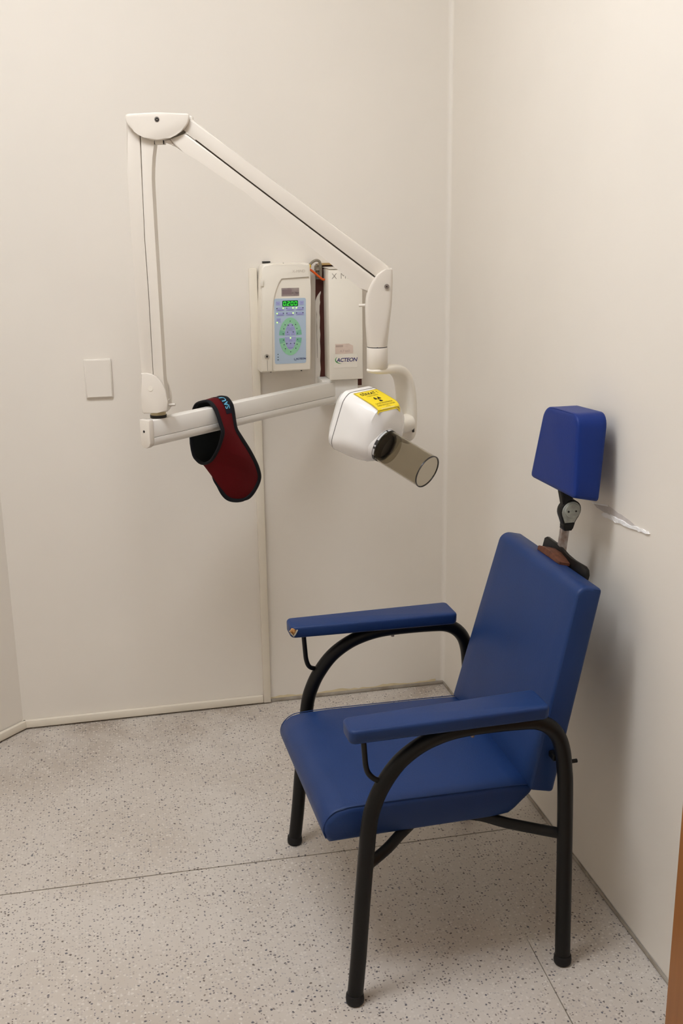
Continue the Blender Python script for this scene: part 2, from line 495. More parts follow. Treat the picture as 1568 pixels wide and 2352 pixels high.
obj('torn_flake', b, M_PLASTER, wall_right, smooth=False)
obj('torn_lip', prism([(2.165, 0.911), (2.12, 0.9185), (2.085, 0.9245), (2.083, 0.9225), (2.115, 0.9165), (2.16, 0.909)], 0.0, 0.0018, rwall), M_PLASTER, wall_right, smooth=False)

# ceiling luminaire (gives the room its light, out of frame above)
lum = thing('ceiling_light', 'wide white fluorescent ceiling lamp with frosted cover', 'ceiling light', (LAMP_LOC.x, LAMP_LOC.y, ZC-0.06))
lx, ly = LAMP_SIZE[0]/2, LAMP_SIZE[1]/2
obj('light_frame', box(LAMP_LOC.x-lx-.012, LAMP_LOC.x+lx+.012, LAMP_LOC.y-ly-.012, LAMP_LOC.y+ly+.012, ZC-.025, ZC-.0005, .004), M_TRIM, lum)
obj('diffuser', box(LAMP_LOC.x-lx+.01, LAMP_LOC.x+lx-.01, LAMP_LOC.y-ly+.01, LAMP_LOC.y+ly-.01, ZC-.027, ZC-.0255, .0005, 1),
    mat('lit_diffuser', (0.8, 0.8, 0.78, 1), rough=0.6, emit=LAMP_COLOR, estr=LAMP_STRENGTH), lum)

# ================================================================== CHAIR
TH = 0.030
def ch(x, y, z):
    return Vector((0.63+x*math.cos(TH)-y*math.sin(TH), 2.10+x*math.sin(TH)+y*math.cos(TH), z))
chair = thing('treatment_chair', 'blue vinyl patient armchair with black tubular frame and tall headrest', 'chair', (0.63, 2.10, 0.0))
chx = lambda c: ch(c.x, c.y, c.z)

def splay(z):
    return 0.297 - 0.026*min(z, 0.58)/0.56
PROF = [(-.232, 0.012), (-.2225, .10), (-.214, .2), (-.202, .325), (-.194, .395), (-.184, .432), (-.166, .47), (-.133, .513), (-.09, .543), (-.045, .559), (.0, .566),
        (.06, .567), (.12, .565), (.155, .561), (.183, .547), (.203, .523), (.214, .49), (.219, .45), (.222, .40), (.224, .22), (.225, .012)]
for sgn in (-1, 1):
    path = smooth_path([ch(x, sgn*splay(z), z) for x, z in PROF], 5)
    fr = obj('side_frame', tube(path, 0.0162, 20), M_BLACK, chair)
    for xx in (-.232, .225):
        c0 = ch(xx, sgn*splay(0), 0)
        obj('foot_cap', tube([c0+Vector((0, 0, .0005)), c0+Vector((0, 0, .004)), c0+Vector((0, 0, .010)), c0+Vector((0, 0, .020)), c0+Vector((0, 0, .022))], [.0160, .0185, .0190, .0180, .0164], 20), M_RUBBER, fr)
    # armrest pad
    b = bmesh.new()
    bmesh.ops.create_cube(b, size=1.0)
    cy = sgn*0.268
    for v in b.verts:
        fx = v.co.x+.5; fz = v.co.z+.5
        inner = sgn*((.240 if fx < .5 else .220)+(.003 if fz < .5 else 0)); outer = sgn*(.307-(.003 if fz < .5 else 0))
        v.co = Vector((-.238+fx*.408, inner if v.co.y*sgn < 0 else outer, .579+fz*.030))
    vert_e = [e for e in b.edges if abs(e.verts[0].co.z-e.verts[1].co.z) > .02]
    bmesh.ops.bevel(b, geom=vert_e, offset=.013, segments=4, affect='EDGES', profile=.5)
    es = [e for e in b.edges if abs(e.verts[0].co.z-e.verts[1].co.z) < 1e-5 and len(e.link_faces) == 2 and abs(e.link_faces[0].normal.dot(e.link_faces[1].normal)) < .5]
    bmesh.ops.bevel(b, geom=es, offset=.007, segments=3, affect='EDGES', profile=.5)
    bb = bmesh.new(); merge(bb, b, chx)
    arm = obj('armrest', bb, M_BLUE, chair, angle=50)
    # support rod below the front of the pad
    rp = smooth_path([ch(-.203, cy, .585), ch(-.200, cy, .54), ch(-.1975, cy, .512), ch(-.191, cy, .494), ch(-.178, sgn*splay(.47), .484), ch(-.160, sgn*splay(.47), .481)], 5)
    obj('support_rod', tube(rp, .0056, 10), M_BLACK, chair)
    # welded seam on the bend and screw under the arm
    obj('screw', disc(ch(.02, sgn*.271, .5505), (0, 0, -1), .004, .004, 12), M_STEEL, fr)
    # seat rail that carries the seat between the legs
    ry = sgn*.185
    rail = smooth_path([ch(-.203, sgn*(splay(.3)-.006), .296), ch(-.15, sgn*.250, .311), ch(-.105, sgn*.215, .322), ch(-.06, ry, .3245), ch(.02, ry, .3245), ch(.07, sgn*.205, .3235), ch(.12, sgn*.232, .314), ch(.223, sgn*(splay(.3)-.006), .299)], 4)
    obj('seat_rail', tube(rail, .0115, 12), M_BLACK, chair)
    # bracket and bolt that hold the backrest to the rear leg
    obj('back_bracket', box(.204, .224, sgn*.246-.009, sgn*.246+.016, .456, .470, .002, 1, chx), M_BLACK, chair)
    obj('bolt', disc(ch(.224, sgn*.2745, .463), ch(1, 0, 0)-ch(0, 0, 0), .0042, .0225, 10), M_BLACK, chair)
# torn corner of the far arm pad with foam
tc_ = ch(-.2320, .2440, .5975)
b = bmesh.new()
bmesh.ops.create_icosphere(b, subdivisions=2, radius=1.0)
for v in b.verts:
    k = 1+.25*(random.random()-.5)
    v.co = Vector((v.co.x*.0085*k, v.co.y*.0085*k, v.co.z*.0085*k))
bb = bmesh.new(); merge(bb, b, lambda c: tc_+c)
obj('torn_foam', bb, M_FOAM, arm)
def flap(pts):
    q = bmesh.new()
    vs = [q.verts.new(ch(*p)) for p in pts]
    q.faces.new(vs)
    e = bmesh.ops.extrude_face_region(q, geom=q.faces[:])
    for v in [g for g in e['geom'] if isinstance(g, bmesh.types.BMVert)]:
        v.co += Vector((-.0006, -.0010, .0004))
    return q
obj('torn_flap', flap([(-.2245, .2375, .604), (-.2215, .2375, .602), (-.2285, .2375, .590), (-.2330, .2385, .586), (-.2310, .2375, .592)]), M_TEAR, arm, smooth=False)
obj('torn_flap', flap([(-.2425, .2445, .600), (-.2415, .2425, .601), (-.2335, .2375, .5905), (-.2310, .2372, .586), (-.2345, .2385, .589)]), M_TEAR, arm, smooth=False)

# seat cushion: side profile swept across, softly crowned
SP = [(-.262, .326), (-.271, .338), (-.2755, .352), (-.2745, .368), (-.266, .383), (-.250, .394), (-.225, .399), (-.15, .400), (-.05, .398), (.05, .396), (.13, .394), (.172, .391), (.177, .385), (.160, .362), (.140, .340), (.126, .330), (.09, .3265), (-.05, .3265), (-.15, .3265)]
secs = []
HW = .226
for k, y in enumerate([-HW, -HW+.002, -HW+.006, -HW+.013, -.15, -.08, 0, .08, .15, HW-.013, HW-.006, HW-.002, HW]):
    edge = HW-abs(y)
    ins = {0: .010, 1: .005, 2: .002}.get(min(k, 12-k), 0.0)
    crown = .007*(1-(y/HW)**2)
    row = []
    for (x, z) in SP:
        zc = .362; xc = -.06
        zz = z + (crown if z > .375 else 0)
        dx = -math.copysign(min(ins, abs(x-xc)), x-xc) if abs(x-xc) > .1 else 0
        dz = -math.copysign(min(ins, abs(zz-zc)), zz-zc) if abs(zz-zc) > .012 else 0
        row.append(ch(x+dx, y, zz+dz))
    secs.append(row)
seat = obj('seat', loft(secs), M_BLUE, chair, angle=60)
# stitched seams along the seat's side edges
for sgn in (-1, 1):
    pts = [ch(x+(.0022 if x < -.2 else 0), sgn*(HW-.0052), z+(.0002 if z > .39 else -.0012)) for x, z in SP[1:13]]
    obj('seam', tube(smooth_path(pts, 3), .0011, 6), M_BLUE, seat)

# backrest: slightly tapered reclined slab
A_ = math.atan2(.268-.163, .815-.385)
cA, sA = math.cos(A_), math.sin(A_)
def bk(t, y, d):
    """t up the slab from its lower edge, y across, d from the front face towards the wall"""
    return ch(.163+t*sA+d*cA, y, .385+t*cA-d*sA)
LB = math.hypot(.268-.163, .815-.385)
b = bmesh.new()
ny, ntt = 10, 12
bmesh.ops.create_cube(b, size=1.0)
for v in b.verts:
    t = (v.co.x+.5); d = (v.co.z+.5)
    hw = .236+(.206-.236)*t
    v.co = Vector((t*LB, v.co.y*2*hw, d*.055))
sel = [e for e in b.edges]
def is_edge(e, tt):
    return tt(e.verts[0].co) and tt(e.verts[1].co)
top_front = [e for e in b.edges if is_edge(e, lambda c: c.x > LB*.9 and c.z < .01)]
bmesh.ops.bevel(b, geom=top_front, offset=.024, segments=6, affect='EDGES', profile=.5)
es = [e for e in b.edges if len(e.link_faces) == 2 and e.link_faces[0].normal.dot(e.link_faces[1].normal) < .6]
bmesh.ops.bevel(b, geom=es, offset=.008, segments=3, affect='EDGES', profile=.5)
bmesh.ops.subdivide_edges(b, edges=[e for e in b.edges if e.calc_length() > .2], cuts=9, use_grid_fill=True)
for v in b.verts:
    hw = .236+(.206-.236)*v.co.x/LB
    q = max(0, 1-(v.co.y/hw)**2)*max(0, 1-((v.co.x-LB/2)/(LB/2))**2)
    if v.co.z < .02:
        v.co.z -= .006*q
bb = bmesh.new(); merge(bb, b, lambda c: bk(c.x, c.y, c.z))
back = obj('backrest', bb, M_BLUE, chair, angle=50)
for sgn in (-1, 1):
    pts = [bk(t*LB, sgn*(.2345+(.2045-.2345)*t), .0055) for t in (.03, .2, .4, .6, .8, .93, .955)]
    pts += [bk(LB*.99-.010, sgn*.2045, .016), bk(LB-.004, sgn*.2045, .035), bk(LB-.004, sgn*.2045, .05)]
    obj('seam', tube(smooth_path(pts, 3), .0011, 6), M_BLUE, back)

# headrest carrier on the backrest's upper edge
plate = [(-.125, -.05), (-.125, .004), (-.118, .014), (-.104, .018), (-.05, .016), (-.02, .018), (.03, .026), (.085, .028), (.095, .022), (.095, -.05)]
obj('headrest_bracket', prism(plate, .057, .066, lambda a, b2, d: bk(LB+b2, a, d), .002, 2), M_BLACK, chair)
obj('headrest_block', prism([(-.052, .0), (-.052, .006), (-.03, .010), (-.004, .016), (.03, .016), (.06, .010), (.06, 0)], .028, .056, lambda a, b2, d: bk(LB+b2, a, d), .0015, 1), M_RUST, chair)
pb = ch(.3345, .022, .790); pt = ch(.3455, .024, .882)
def along(p, q, w, d, bev=.001, axis=None):
    p = Vector(p); q = Vector(q); t = (q-p).normalized(); L = (q-p).length
    yv = (ch(0, 1, 0)-ch(0, 0, 0)); xv = yv.cross(t).normalized(); yv = t.cross(xv)
    return box(-w/2, w/2, -d/2, d/2, 0, L, bev, 1, lambda c: p+xv*c.x+yv*c.y+t*c.z)
post = obj('headrest_post', along(pb, pt, .0185, .012), M_STEEL, chair)
obj('post_hole', disc(pb+(pt-pb)*.28+Vector((-.004, -.0061, 0)), (0, -1, 0), .003, .0006, 12), M_DARK, post)
obj('rust_band', along(pb+(pt-pb)*.80, pb+(pt-pb)*.985, .0195, .013), mat('rust_brown', lin(62, 36, 24), rough=.7, color2=lin(30, 20, 16), nscale=80), post)
# knuckle joint
jc = Vector((.974, 2.119, .9105))
tear = [(.0240*math.cos(a), .0240*math.sin(a)) for a in [math.radians(-35+i*250/20) for i in range(21)]] + [(-.0125, -.030), (.0125, -.030)]
jf = lambda a, b2, d: jc+Vector((a+b2*.10, -d, b2))
joint = obj('headrest_joint', prism(tear, -.012, .010, jf, .0018, 2), M_BLACK, chair)
obj('joint_cover', prism([(.0212*math.cos(a), .0212*math.sin(a)) for a in [math.radians(-30+i*240/20) for i in range(21)]] + [(-.011, -.026), (.0105, -.026)], .010, .0125, jf, .0008, 2), M_CAST, joint)
obj('joint_cover', disc(jf(0.002, 0.001, .0125), (0, -1, 0), .0172, .0016, 28, .0008), M_CAST, joint)
for dx in (-.0085, 0.0, .0090):
    obj('rivet', disc(jf(dx+.001, 0, .0141), (0, -1, 0), .0022, .0012, 12), M_DARK if dx else M_CAST, joint)
obj('joint_clamp', prism([(-.0125, -.028), (.0135, -.028), (.0110, -.040), (.0075, -.045), (-.0075, -.045), (-.0125, -.036)], -.011, .011, jf, .0018, 2), M_BLACK, joint)
obj('headrest_arm', along(jc+Vector((-.004, 0, .008)), jc+Vector((-.012, .01, .062)), .026, .020, .003), M_BLACK, chair)

# headrest cushion
HC = {'fnt': (.9540, 2.052, 1.1350), 'fnb': (.9460, 2.033, .9590), 'fft': (.9520, 2.225, 1.1250), 'ffb': (.9415, 2.268, .9540),
      'bnt': (1.0245, 2.055, 1.1340), 'bnb': (1.0030, 2.035, .9465), 'bft': (1.0210, 2.225, 1.1250), 'bfb': (.9980, 2.268, .9430)}
HC = {k: Vector(v) for k, v in HC.items()}
b = bmesh.new()
bmesh.ops.create_cube(b, size=1.0)
# unit coordinates: x depth (0 front), y across (0 near), z up
b2 = b
up_e = [e for e in b2.edges if abs(e.verts[0].co.x-e.verts[1].co.x) > .5 and e.verts[0].co.z > 0]
bmesh.ops.bevel(b2, geom=up_e, offset=.16, segments=6, affect='EDGES', profile=.5)
ed = [e for e in b2.edges if len(e.link_faces) == 2 and e.link_faces[0].normal.dot(e.link_faces[1].normal) < .6]
bmesh.ops.bevel(b2, geom=ed, offset=.055, segments=3, affect='EDGES', profile=.5)
bmesh.ops.subdivide_edges(b2, edges=[e for e in b2.edges if e.calc_length() > .4], cuts=7, use_grid_fill=True)
def hmap(c):
    x, y, z = c.x+.5, c.y+.5, c.z+.5
    f = (HC['fnb']*(1-y)+HC['ffb']*y)*(1-z)+(HC['fnt']*(1-y)+HC['fft']*y)*z
    k = (HC['bnb']*(1-y)+HC['bfb']*y)*(1-z)+(HC['bnt']*(1-y)+HC['bft']*y)*z
    p = f*(1-x)+k*x
    bul = 16*y*(1-y)*z*(1-z)
    p += Vector((-.004*bul*(1-x), 0, 0))
    if y < .12: p += Vector((0, -.003*16*x*(1-x)*z*(1-z), 0))
    return p
bb = bmesh.new(); merge(bb, b2, hmap)
hr = obj('headrest', bb, M_BLUEHR, chair, angle=50)
def hp(x, y, z): return hmap(Vector((x-.5, y-.5, z-.5)))
obj('seam', tube(smooth_path([hp(.03, .03, .05), hp(.03, .02, .3), hp(.03, .02, .6), hp(.03, .03, .83), hp(.03, .06, .93), hp(.03, .14, .985), hp(.03, .4, .995), hp(.03, .7, .995), hp(.03, .87, .975), hp(.03, .96, .88)], 4), .0010, 6), M_BLUEHR, hr)

# ================================================================== X-RAY MACHINE
FT = Vector((0.0996, 2.6514, 1.0566)); BD = Vector((0.7607, 0.6491, 0.0)); BN = Vector((0.6491, -0.7607, 0.0))
def bl(s, o, z): return FT+BD*s+BN*o+Vector((0, 0, z-FT.z))
xr = thing('xray_machine', 'white wall-mounted dental x-ray unit with jointed arm and clear cone', 'x-ray machine', (0.66, 3.19, 0.985))

# horizontal beam
BW = .031
bprof = [(-BW, 1.0566), (0, 1.0566), (0, 1.0160), (-.0015, 1.0150), (-BW, 1.0150)]
beam = obj('beam', box(0.012, .790, -BW, 0, 1.0135, 1.0566, .003, 2, lambda c: bl(c.x, c.y, c.z)), M_ALU, xr)
lip = [(-BW, 1.0132), (0.0008, 1.0132), (0.0018, 1.0045), (-.001, .9965), (-.007, .9915), (-.012, .990), (-BW+.012, .990), (-BW+.006, .992), (-BW, .998)]
obj('beam_rail', prism([(o, z) for o, z in lip], .012, .790, lambda a, b3, d: bl(d, a, b3), .0008, 1), M_ALU, beam)
cap = [(-BW-.001, 1.0585), (0.001, 1.0585), (.002, 1.0560), (.002, 1.002), (-.001, .994), (-.009, .989), (-.013, .9875), (-BW+.013, .9875), (-BW+.007, .989), (-BW, .996)]
ecap = obj('end_cap', prism(cap, -.004, .012, lambda a, b3, d: bl(d, a, b3), .0025, 2), M_ARM, beam)
obj('cap_hole', disc(bl(-.0041, -.017, 1.030), -BD, .0032, .0006, 12), M_DARK, beam)
obj('pivot', tube([bl(.75, -.025, .986), bl(.75, -.025, 1.0600)], .018, 24), M_ALU, xr)
obj('wall_bracket', box(.632, .742, 3.140, YB-.0034, .990, 1.0625, .003), M_ALU, xr)

# jointed arm
E0 = Vector((0.16, 2.67, 0.0)); HV = Vector((0.972, -0.235, 0.0)); NV = Vector((-0.235, -0.972, 0.0))
def ar(a, b3, d): return E0+HV*a+NV*d+Vector((0, 0, b3))
elbow = [(-0.0714, 1.7615), (-0.0705, 1.753), (-0.0674, 1.7464), (-0.0609, 1.7377), (-0.0523, 1.73), (-0.0427, 1.7233), (-0.0309, 1.7174), (-0.0171, 1.7124), (-0.0011, 1.7103), (0.0151, 1.7115), (0.0295, 1.7156),
         (0.0439, 1.7221), (0.0554, 1.7295), (0.0649, 1.7369), (0.0713, 1.7453), (0.0747, 1.7528), (0.0761, 1.7604), (0.0754, 1.766), (0.0715, 1.7689), (0.0025, 1.7718), (-0.0648, 1.7699), (-0.07, 1.7672)]
# wall-side arm (upright)
postA = [(-0.0722, 1.7577), (-0.0418, 1.7431), (-0.0442, 1.6081), (-0.0460, 1.4892), (-0.0444, 1.3569), (-0.0452, 1.1568), (-.0455, 1.082), (-.0722, 1.082), (-0.0726, 1.1571), (-0.0758, 1.3572), (-0.0774, 1.5096), (-0.0771, 1.6378)]
postB = [(-0.0402, 1.743), (-0.0066, 1.7235), (-0.011, 1.6997), (-0.0155, 1.6757), (-0.0185, 1.6515), (-0.0203, 1.6273), (-0.0206, 1.6078), (-0.0206, 1.5783), (-0.0207, 1.5189), (-0.0206, 1.4687), (-0.02, 1.3566), (-0.0196, 1.1565), (-.0170, 1.12), (-.0155, 1.082),
         (-.0440, 1.082), (-0.0438, 1.1568), (-0.0430, 1.3568), (-0.0446, 1.4891), (-0.0428, 1.608)]
up = obj('upright_arm', prism(postA, -.046, 0, ar, .005, 3), M_ARM, xr)
obj('arm_cover', prism(postB, -.044, -.0005, ar, .004, 3), M_ARM, up)
obj('arm_core', prism([(-.06, 1.735), (-.03, 1.735), (-.03, 1.16), (-.06, 1.16)], -.040, -.012, ar), M_DARK, up)
base = [(-0.0725, 1.1717), (-0.0585, 1.1726), (-0.0459, 1.1693), (-0.0356, 1.1628), (-0.0276, 1.1542), (-0.0207, 1.1434), (-0.015, 1.1304), (-0.0115, 1.1164), (-0.0107, 1.1023), (-0.0122, 1.0790), (-.015, 1.0765), (-0.0385, 1.0735), (-0.0711, 1.0715), (-0.0755, 1.0760), (-0.0762, 1.1051)]
for d0, d1 in ((.001, .011), (-.057, -.047)):
    obj('base_plate', prism(base, d0, d1, ar, .003, 2), M_ARM, xr)
obj('base_core', prism([(-.072, 1.10), (-.014, 1.10), (-.015, 1.074), (-.071, 1.073)], -.046, 0, ar, .002, 1), M_ARM, xr)
bcen = ar(-.042, 0, -.023)
obj('base_collar', tube([Vector((bcen.x, bcen.y, 1.0637)), Vector((bcen.x, bcen.y, 1.0755))], .0195, 28), mat('brass_tint', lin(196, 180, 140), rough=.35), xr)
obj('base_seal', tube([Vector((bcen.x, bcen.y, 1.0568)), Vector((bcen.x, bcen.y, 1.0637))], .0205, 28), M_DARK, xr)
obj('stop_pin', tube([ar(-.0120, 1.0890, -.012), ar(.0038, 1.0903, -.012)], .0036, 12), M_ARM, xr)
obj('base_plug', disc(ar(-.0513, 1.1340, .011), NV, .0062, .0010, 16), M_CREAM, xr)
# elbow plates
for d0, d1 in ((.001, .012), (-.058, -.047)):
    ep = obj('elbow_plate', prism(elbow, d0, d1, ar, .0035, 3), M_ARM, xr)
    if d0 > 0:
        obj('bolt_recess', disc(ar(.0017, 1.7567, .0121), NV, .0060, .0005, 20), M_GREYINK, ep)
        obj('bolt', disc(ar(.0021, 1.7561, .0124), NV, .0045, .0010, 14), M_DARK, ep)
        obj('bolt_core', disc(ar(.0023, 1.7559, .0133), NV, .0016, .0006, 10), M_CHROME, ep)
obj('elbow_core', prism([(-.060, 1.766), (.066, 1.765), (.060, 1.744), (.036, 1.724), (.0, 1.717), (-.028, 1.723), (-.050, 1.738)], -.046, 0, ar), M_ARM, xr)
obj('elbow_stop', prism([(-.0105, 1.714), (.0125, 1.714), (.0105, 1.7035), (-.0088, 1.7035)], -.040, -.002, ar, .001, 1), M_CREAM, xr)
for hx in (-.0098, .0112):
    obj('stop_gap', prism([(hx-.0008, 1.7125), (hx+.0008, 1.7125), (hx+.0014, 1.7032), (hx-.0002, 1.7032)], -.010, -.0012, ar), M_DARK, xr)
# forearm: two parallel bars
upper = [(0.0558, 1.7670), (0.0762, 1.7594), (0.1976, 1.667), (0.5314, 1.4217), (0.5385, 1.4095), (0.5314, 1.3811), (0.5013, 1.3977), (0.1962, 1.6293), (0.0617, 1.7321), (0.0395, 1.7514)]
lower = [(0.0270, 1.7150), (0.0634, 1.7264), (0.196, 1.6250), (0.5012, 1.3932), (0.5209, 1.3658), (0.4854, 1.357), (0.4646, 1.3696), (0.1949, 1.5951), (0.1352, 1.634), (0.0868, 1.6675), (0.0562, 1.6853), (0.0375, 1.6985)]
fa = obj('forearm_bar', prism(upper, -.044, 0, ar, .005, 3), M_ARM, xr)
obj('forearm_bar', prism(lower, -.046, 0.002, ar, .005, 3), M_ARM, xr)
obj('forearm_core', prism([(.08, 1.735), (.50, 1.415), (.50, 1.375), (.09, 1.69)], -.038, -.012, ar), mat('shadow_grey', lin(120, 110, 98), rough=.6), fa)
obj('forearm_shoe', prism([(0.014, 1.7135), (0.028, 1.713), (.0385, 1.6970), (.030, 1.7010), (.018, 1.7060)], -.042, -.001, ar, .0015, 1), M_ARM, xr)

# wrist housing: rounded plate that turns into a round collar
WL = [(.5250, .5420, 1.4135), (.5160, .5430, 1.4090), (.5070, .5435, 1.4025), (.5000, .5435, 1.3945), (.4945, .5435, 1.3860), (.4890, .5433, 1.3765), (.4850, .5430, 1.3680), (.4812, .5427, 1.3569), (.4785, .5422, 1.3430), (.4770, .5412, 1.3270), (.4770, .5388, 1.305), (.4778, .5360, 1.280), (.4792, .5335, 1.255), (.4814, .5312, 1.2275)]
secs = []
for (a0, a1, z) in WL:
    k = (1.4135-z)/(1.4135-1.2275)
    hw = (a1-a0)/2; cx = (a0+a1)/2
    e = 9-6.8*k**1.3
    secs.append([ar(cx+p[0], z, -.024+p[1]) for p in superellipse(hw, .036-.0115*k, e, 44)])
wr = obj('wrist_housing', loft(secs), M_ARM, xr, angle=45)
wc = ar(.5062, 0, -.024)
obj('wrist_bolt', disc(ar(.529, 1.3737, .0116), NV, .0060, .0012, 18), M_GREYINK, wr)
obj('wrist_bolt', disc(ar(.529, 1.3737, .0124), NV, .0046, .0012, 14), M_STEEL, wr)
obj('wrist_bolt', disc(ar(.5288, 1.3735, .0130), NV, .0020, .0012, 10), M_DARK, wr)
obj('swivel_gap', tube([Vector((wc.x, wc.y, 1.2255)), Vector((wc.x, wc.y, 1.2280))], .0246, 28), M_DARK, xr)
obj('swivel_collar', tube([Vector((wc.x, wc.y, 1.1730)), Vector((wc.x, wc.y, 1.1750)), Vector((wc.x, wc.y, 1.2240)), Vector((wc.x, wc.y, 1.2255))], [.0244, .0258, .0258, .0250], 32), M_ARM, xr)
obj('stop_pin', tube([ar(.462, 1.3275, -.012), ar(.484, 1.3285, -.012)], .0036, 12), M_ARM, xr)

# curved yoke that carries the tube head
G = Vector((0.7999, 0.6001, 0.0)); GN = Vector((0.6001, -0.7999, 0.0))
YP = [(-.026, 1.1700, .0020, .012), (-.016, 1.1695, .0070, .0205), (.004, 1.1690, .0100, .0245), (.03, 1.1685, .0115, .0250), (.056, 1.1660, .0125, .0250), (.080, 1.1590, .0135, .0255), (.099, 1.1435, .0145, .026), (.1105, 1.119, .0150, .027), (.1170, 1.085, .0155, .028), (.1190, 1.045, .0160, .029), (.1175, 1.010, .0160, .029), (.1145, .988, .0140, .027), (.1115, .977, .0090, .020), (.1100, .9735, .003, .010)]
secs = []
YPS = smooth_path([(p[0], p[1], 0) for p in YP], 3); WS = smooth_path([(p[2], p[3], 0) for p in YP], 3)
for i, p in enumerate(YPS):
    q0 = YPS[max(i-1, 0)]; q1 = YPS[min(i+1, len(YPS)-1)]
    t = (q1-q0).normalized(); nn = Vector((-t.y, t.x, 0))
    ring = []
    for (w1, w2) in superellipse(abs(WS[i].x), abs(WS[i].y), 3.2, 28):
        gg = p.x+nn.x*w1; zz = p.y+nn.y*w1
        ring.append(Vector((wc.x, wc.y, 0))+G*gg+GN*w2+Vector((0, 0, zz)))
    secs.append(ring)
yoke = obj('yoke', loft(secs), M_CREAM, xr, angle=60)

# tube head
HA = Vector((0.5651, -0.7521, -0.3391)); HU = Vector((0.2037, -0.2711, 0.9407)); HWV = Vector((-0.7995, -0.6007, 0.0))
HB = Vector((0.6515, 2.4942, 0.9976))
KS = 1.082
def hd(t, w, u): return HB+HA*(t*KS)+HWV*(w*KS)+HU*(u*KS)
# t, top half width/height, shoulder half width/height, flank half width/height, bottom half width/height, shift towards the yoke, shift of the top face
HS = [(-.1360, .026, .056, .034, .044, .034, -.014, .024, -.034, -.014, -.012), (-.1300, .040, .074, .052, .056, .052, -.024, .038, -.050, -.014, -.012), (-.1180, .047, .0845, .062, .067, .064, -.032, .048, -.058, -.014, -.011),
      (-.1020, .048, .0868, .065, .069, .068, -.036, .050, -.0605, -.014, -.011), (-.0700, .048, .0868, .069, .064, .074, -.020, .049, -.0605, -.018, -.011), (-.0400, .046, .0866, .0715, .054, .0755, -.016, .047, -.056, -.0195, -.010),
      (-.0200, .040, .0840, .0670, .044, .0705, -.016, .043, -.051, -.0195, -.006), (-.0070, .014, .0650, .0580, .032, .0610, -.016, .036, -.044, -.0165, .004), (.0000, .004, .0460, .0430, .022, .0450, -.014, .030, -.036, -.007, .008)]
def hint(t):
    t = max(HS[0][0], min(HS[-1][0], t))
    for i in range(len(HS)-1):
        if HS[i][0] <= t <= HS[i+1][0]:
            k = (t-HS[i][0])/(HS[i+1][0]-HS[i][0])
            return tuple(HS[i][j]*(1-k)+HS[i+1][j]*k for j in range(11))
def hpoly8(h):
    t, a, ua, b_, ub, c, uc, d, ud, cw, ct = h
    return [(a+ct, ua), (b_+cw, ub), (c+cw, uc), (d+cw, ud), (-d+cw, ud), (-c+cw, uc), (-b_+cw, ub), (-a+ct, ua)]
def roundpoly(P, r, n=4):
    out = []
    m = len(P)
    for i in range(m):
        p0 = Vector(P[i-1]); p1 = Vector(P[i]); p2 = Vector(P[(i+1) % m])
        d0 = (p0-p1); d1 = (p2-p1)
        rr = min(r, d0.length*.45, d1.length*.45)
        q0 = p1+d0.normalized()*rr; q1 = p1+d1.normalized()*rr
        for k in range(n+1):
            f = k/n
            out.append(q0*(1-f)**2+p1*2*f*(1-f)+q1*f*f)
    return out
def hsec(h, grow=0.0):
    cw, cu = h[9], .012
    out = []
    for q in roundpoly(hpoly8(h), .017):
        v = Vector((q[0]-cw, q[1]-cu)); v = v+v.normalized()*grow
        out.append(hd(h[0], v.x+cw, v.y+cu))
    return out
ts = [HS[0][0]]
for i in range(len(HS)-1):
    ts += [HS[i][0]+(HS[i+1][0]-HS[i][0])*k/2 for k in (1, 2)]
head = obj('tube_head', loft([hsec(hint(t)) for t in ts]), M_HEAD, xr, angle=24)
obj('nose', loft([[hd(t, r*math.cos(2*math.pi*k/48), r*1.0*math.sin(2*math.pi*k/48)-du) for k in range(48)] for t, r, du in ((-.085, .0440, .006), (-.060, .0500, .004), (-.035, .0505, .002), (-.012, .0455, .0008), (-.002, .0418, 0), (.0012, .0400, 0))]), M_HEAD, head, angle=40)
obj('seam', loft([hsec(hint(-.1045), .0004), hsec(hint(-.1037), .0006), hsec(hint(-.1029), .0004)], False, False), M_DARK, head)
obj('pivot_hub', tube([hd(-.050, -.070, .006), hd(-.050, -.150, .006)], .024, 28), M_CREAM, xr)
obj('yoke_slot', box(-.003, .003, -.006, .006, -.0110, .0110, 0, 1, lambda c: Vector((wc.x, wc.y, 1.010))+G*(.1105+c.x)+GN*(.0285+c.y*.25)+Vector((0, 0, c.z))), M_DARK, yoke)

# cone: dark base ring plus smoked clear cylinder
def ringpts(t, r, n=48): return [hd(t, r*math.cos(2*math.pi*k/n), r*math.sin(2*math.pi*k/n)) for k in range(n)]
def pipe(t0, t1, ro, ri, n=48):
    bm = bmesh.new()
    R = [[bm.verts.new(p) for p in ringpts(t, r, n)] for t, r in ((t0, ro), (t1, ro), (t1, ri), (t0, ri))]
    for i in range(4):
        for k in range(n):
            bm.faces.new((R[i][k], R[i][(k+1) % n], R[(i+1) % 4][(k+1) % n], R[(i+1) % 4][k]))
    return bm
ring = obj('cone_ring', pipe(.0012, .0075, .0392, .0300), M_RING, xr)
obj('ring_floor', prism([(.030*math.cos(2*math.pi*k/32), .030*math.sin(2*math.pi*k/32)) for k in range(32)], .002, .003, lambda a, b3, d: hd(d, a, b3)), mat('port_grey', lin(90, 86, 80), rough=.4), ring)
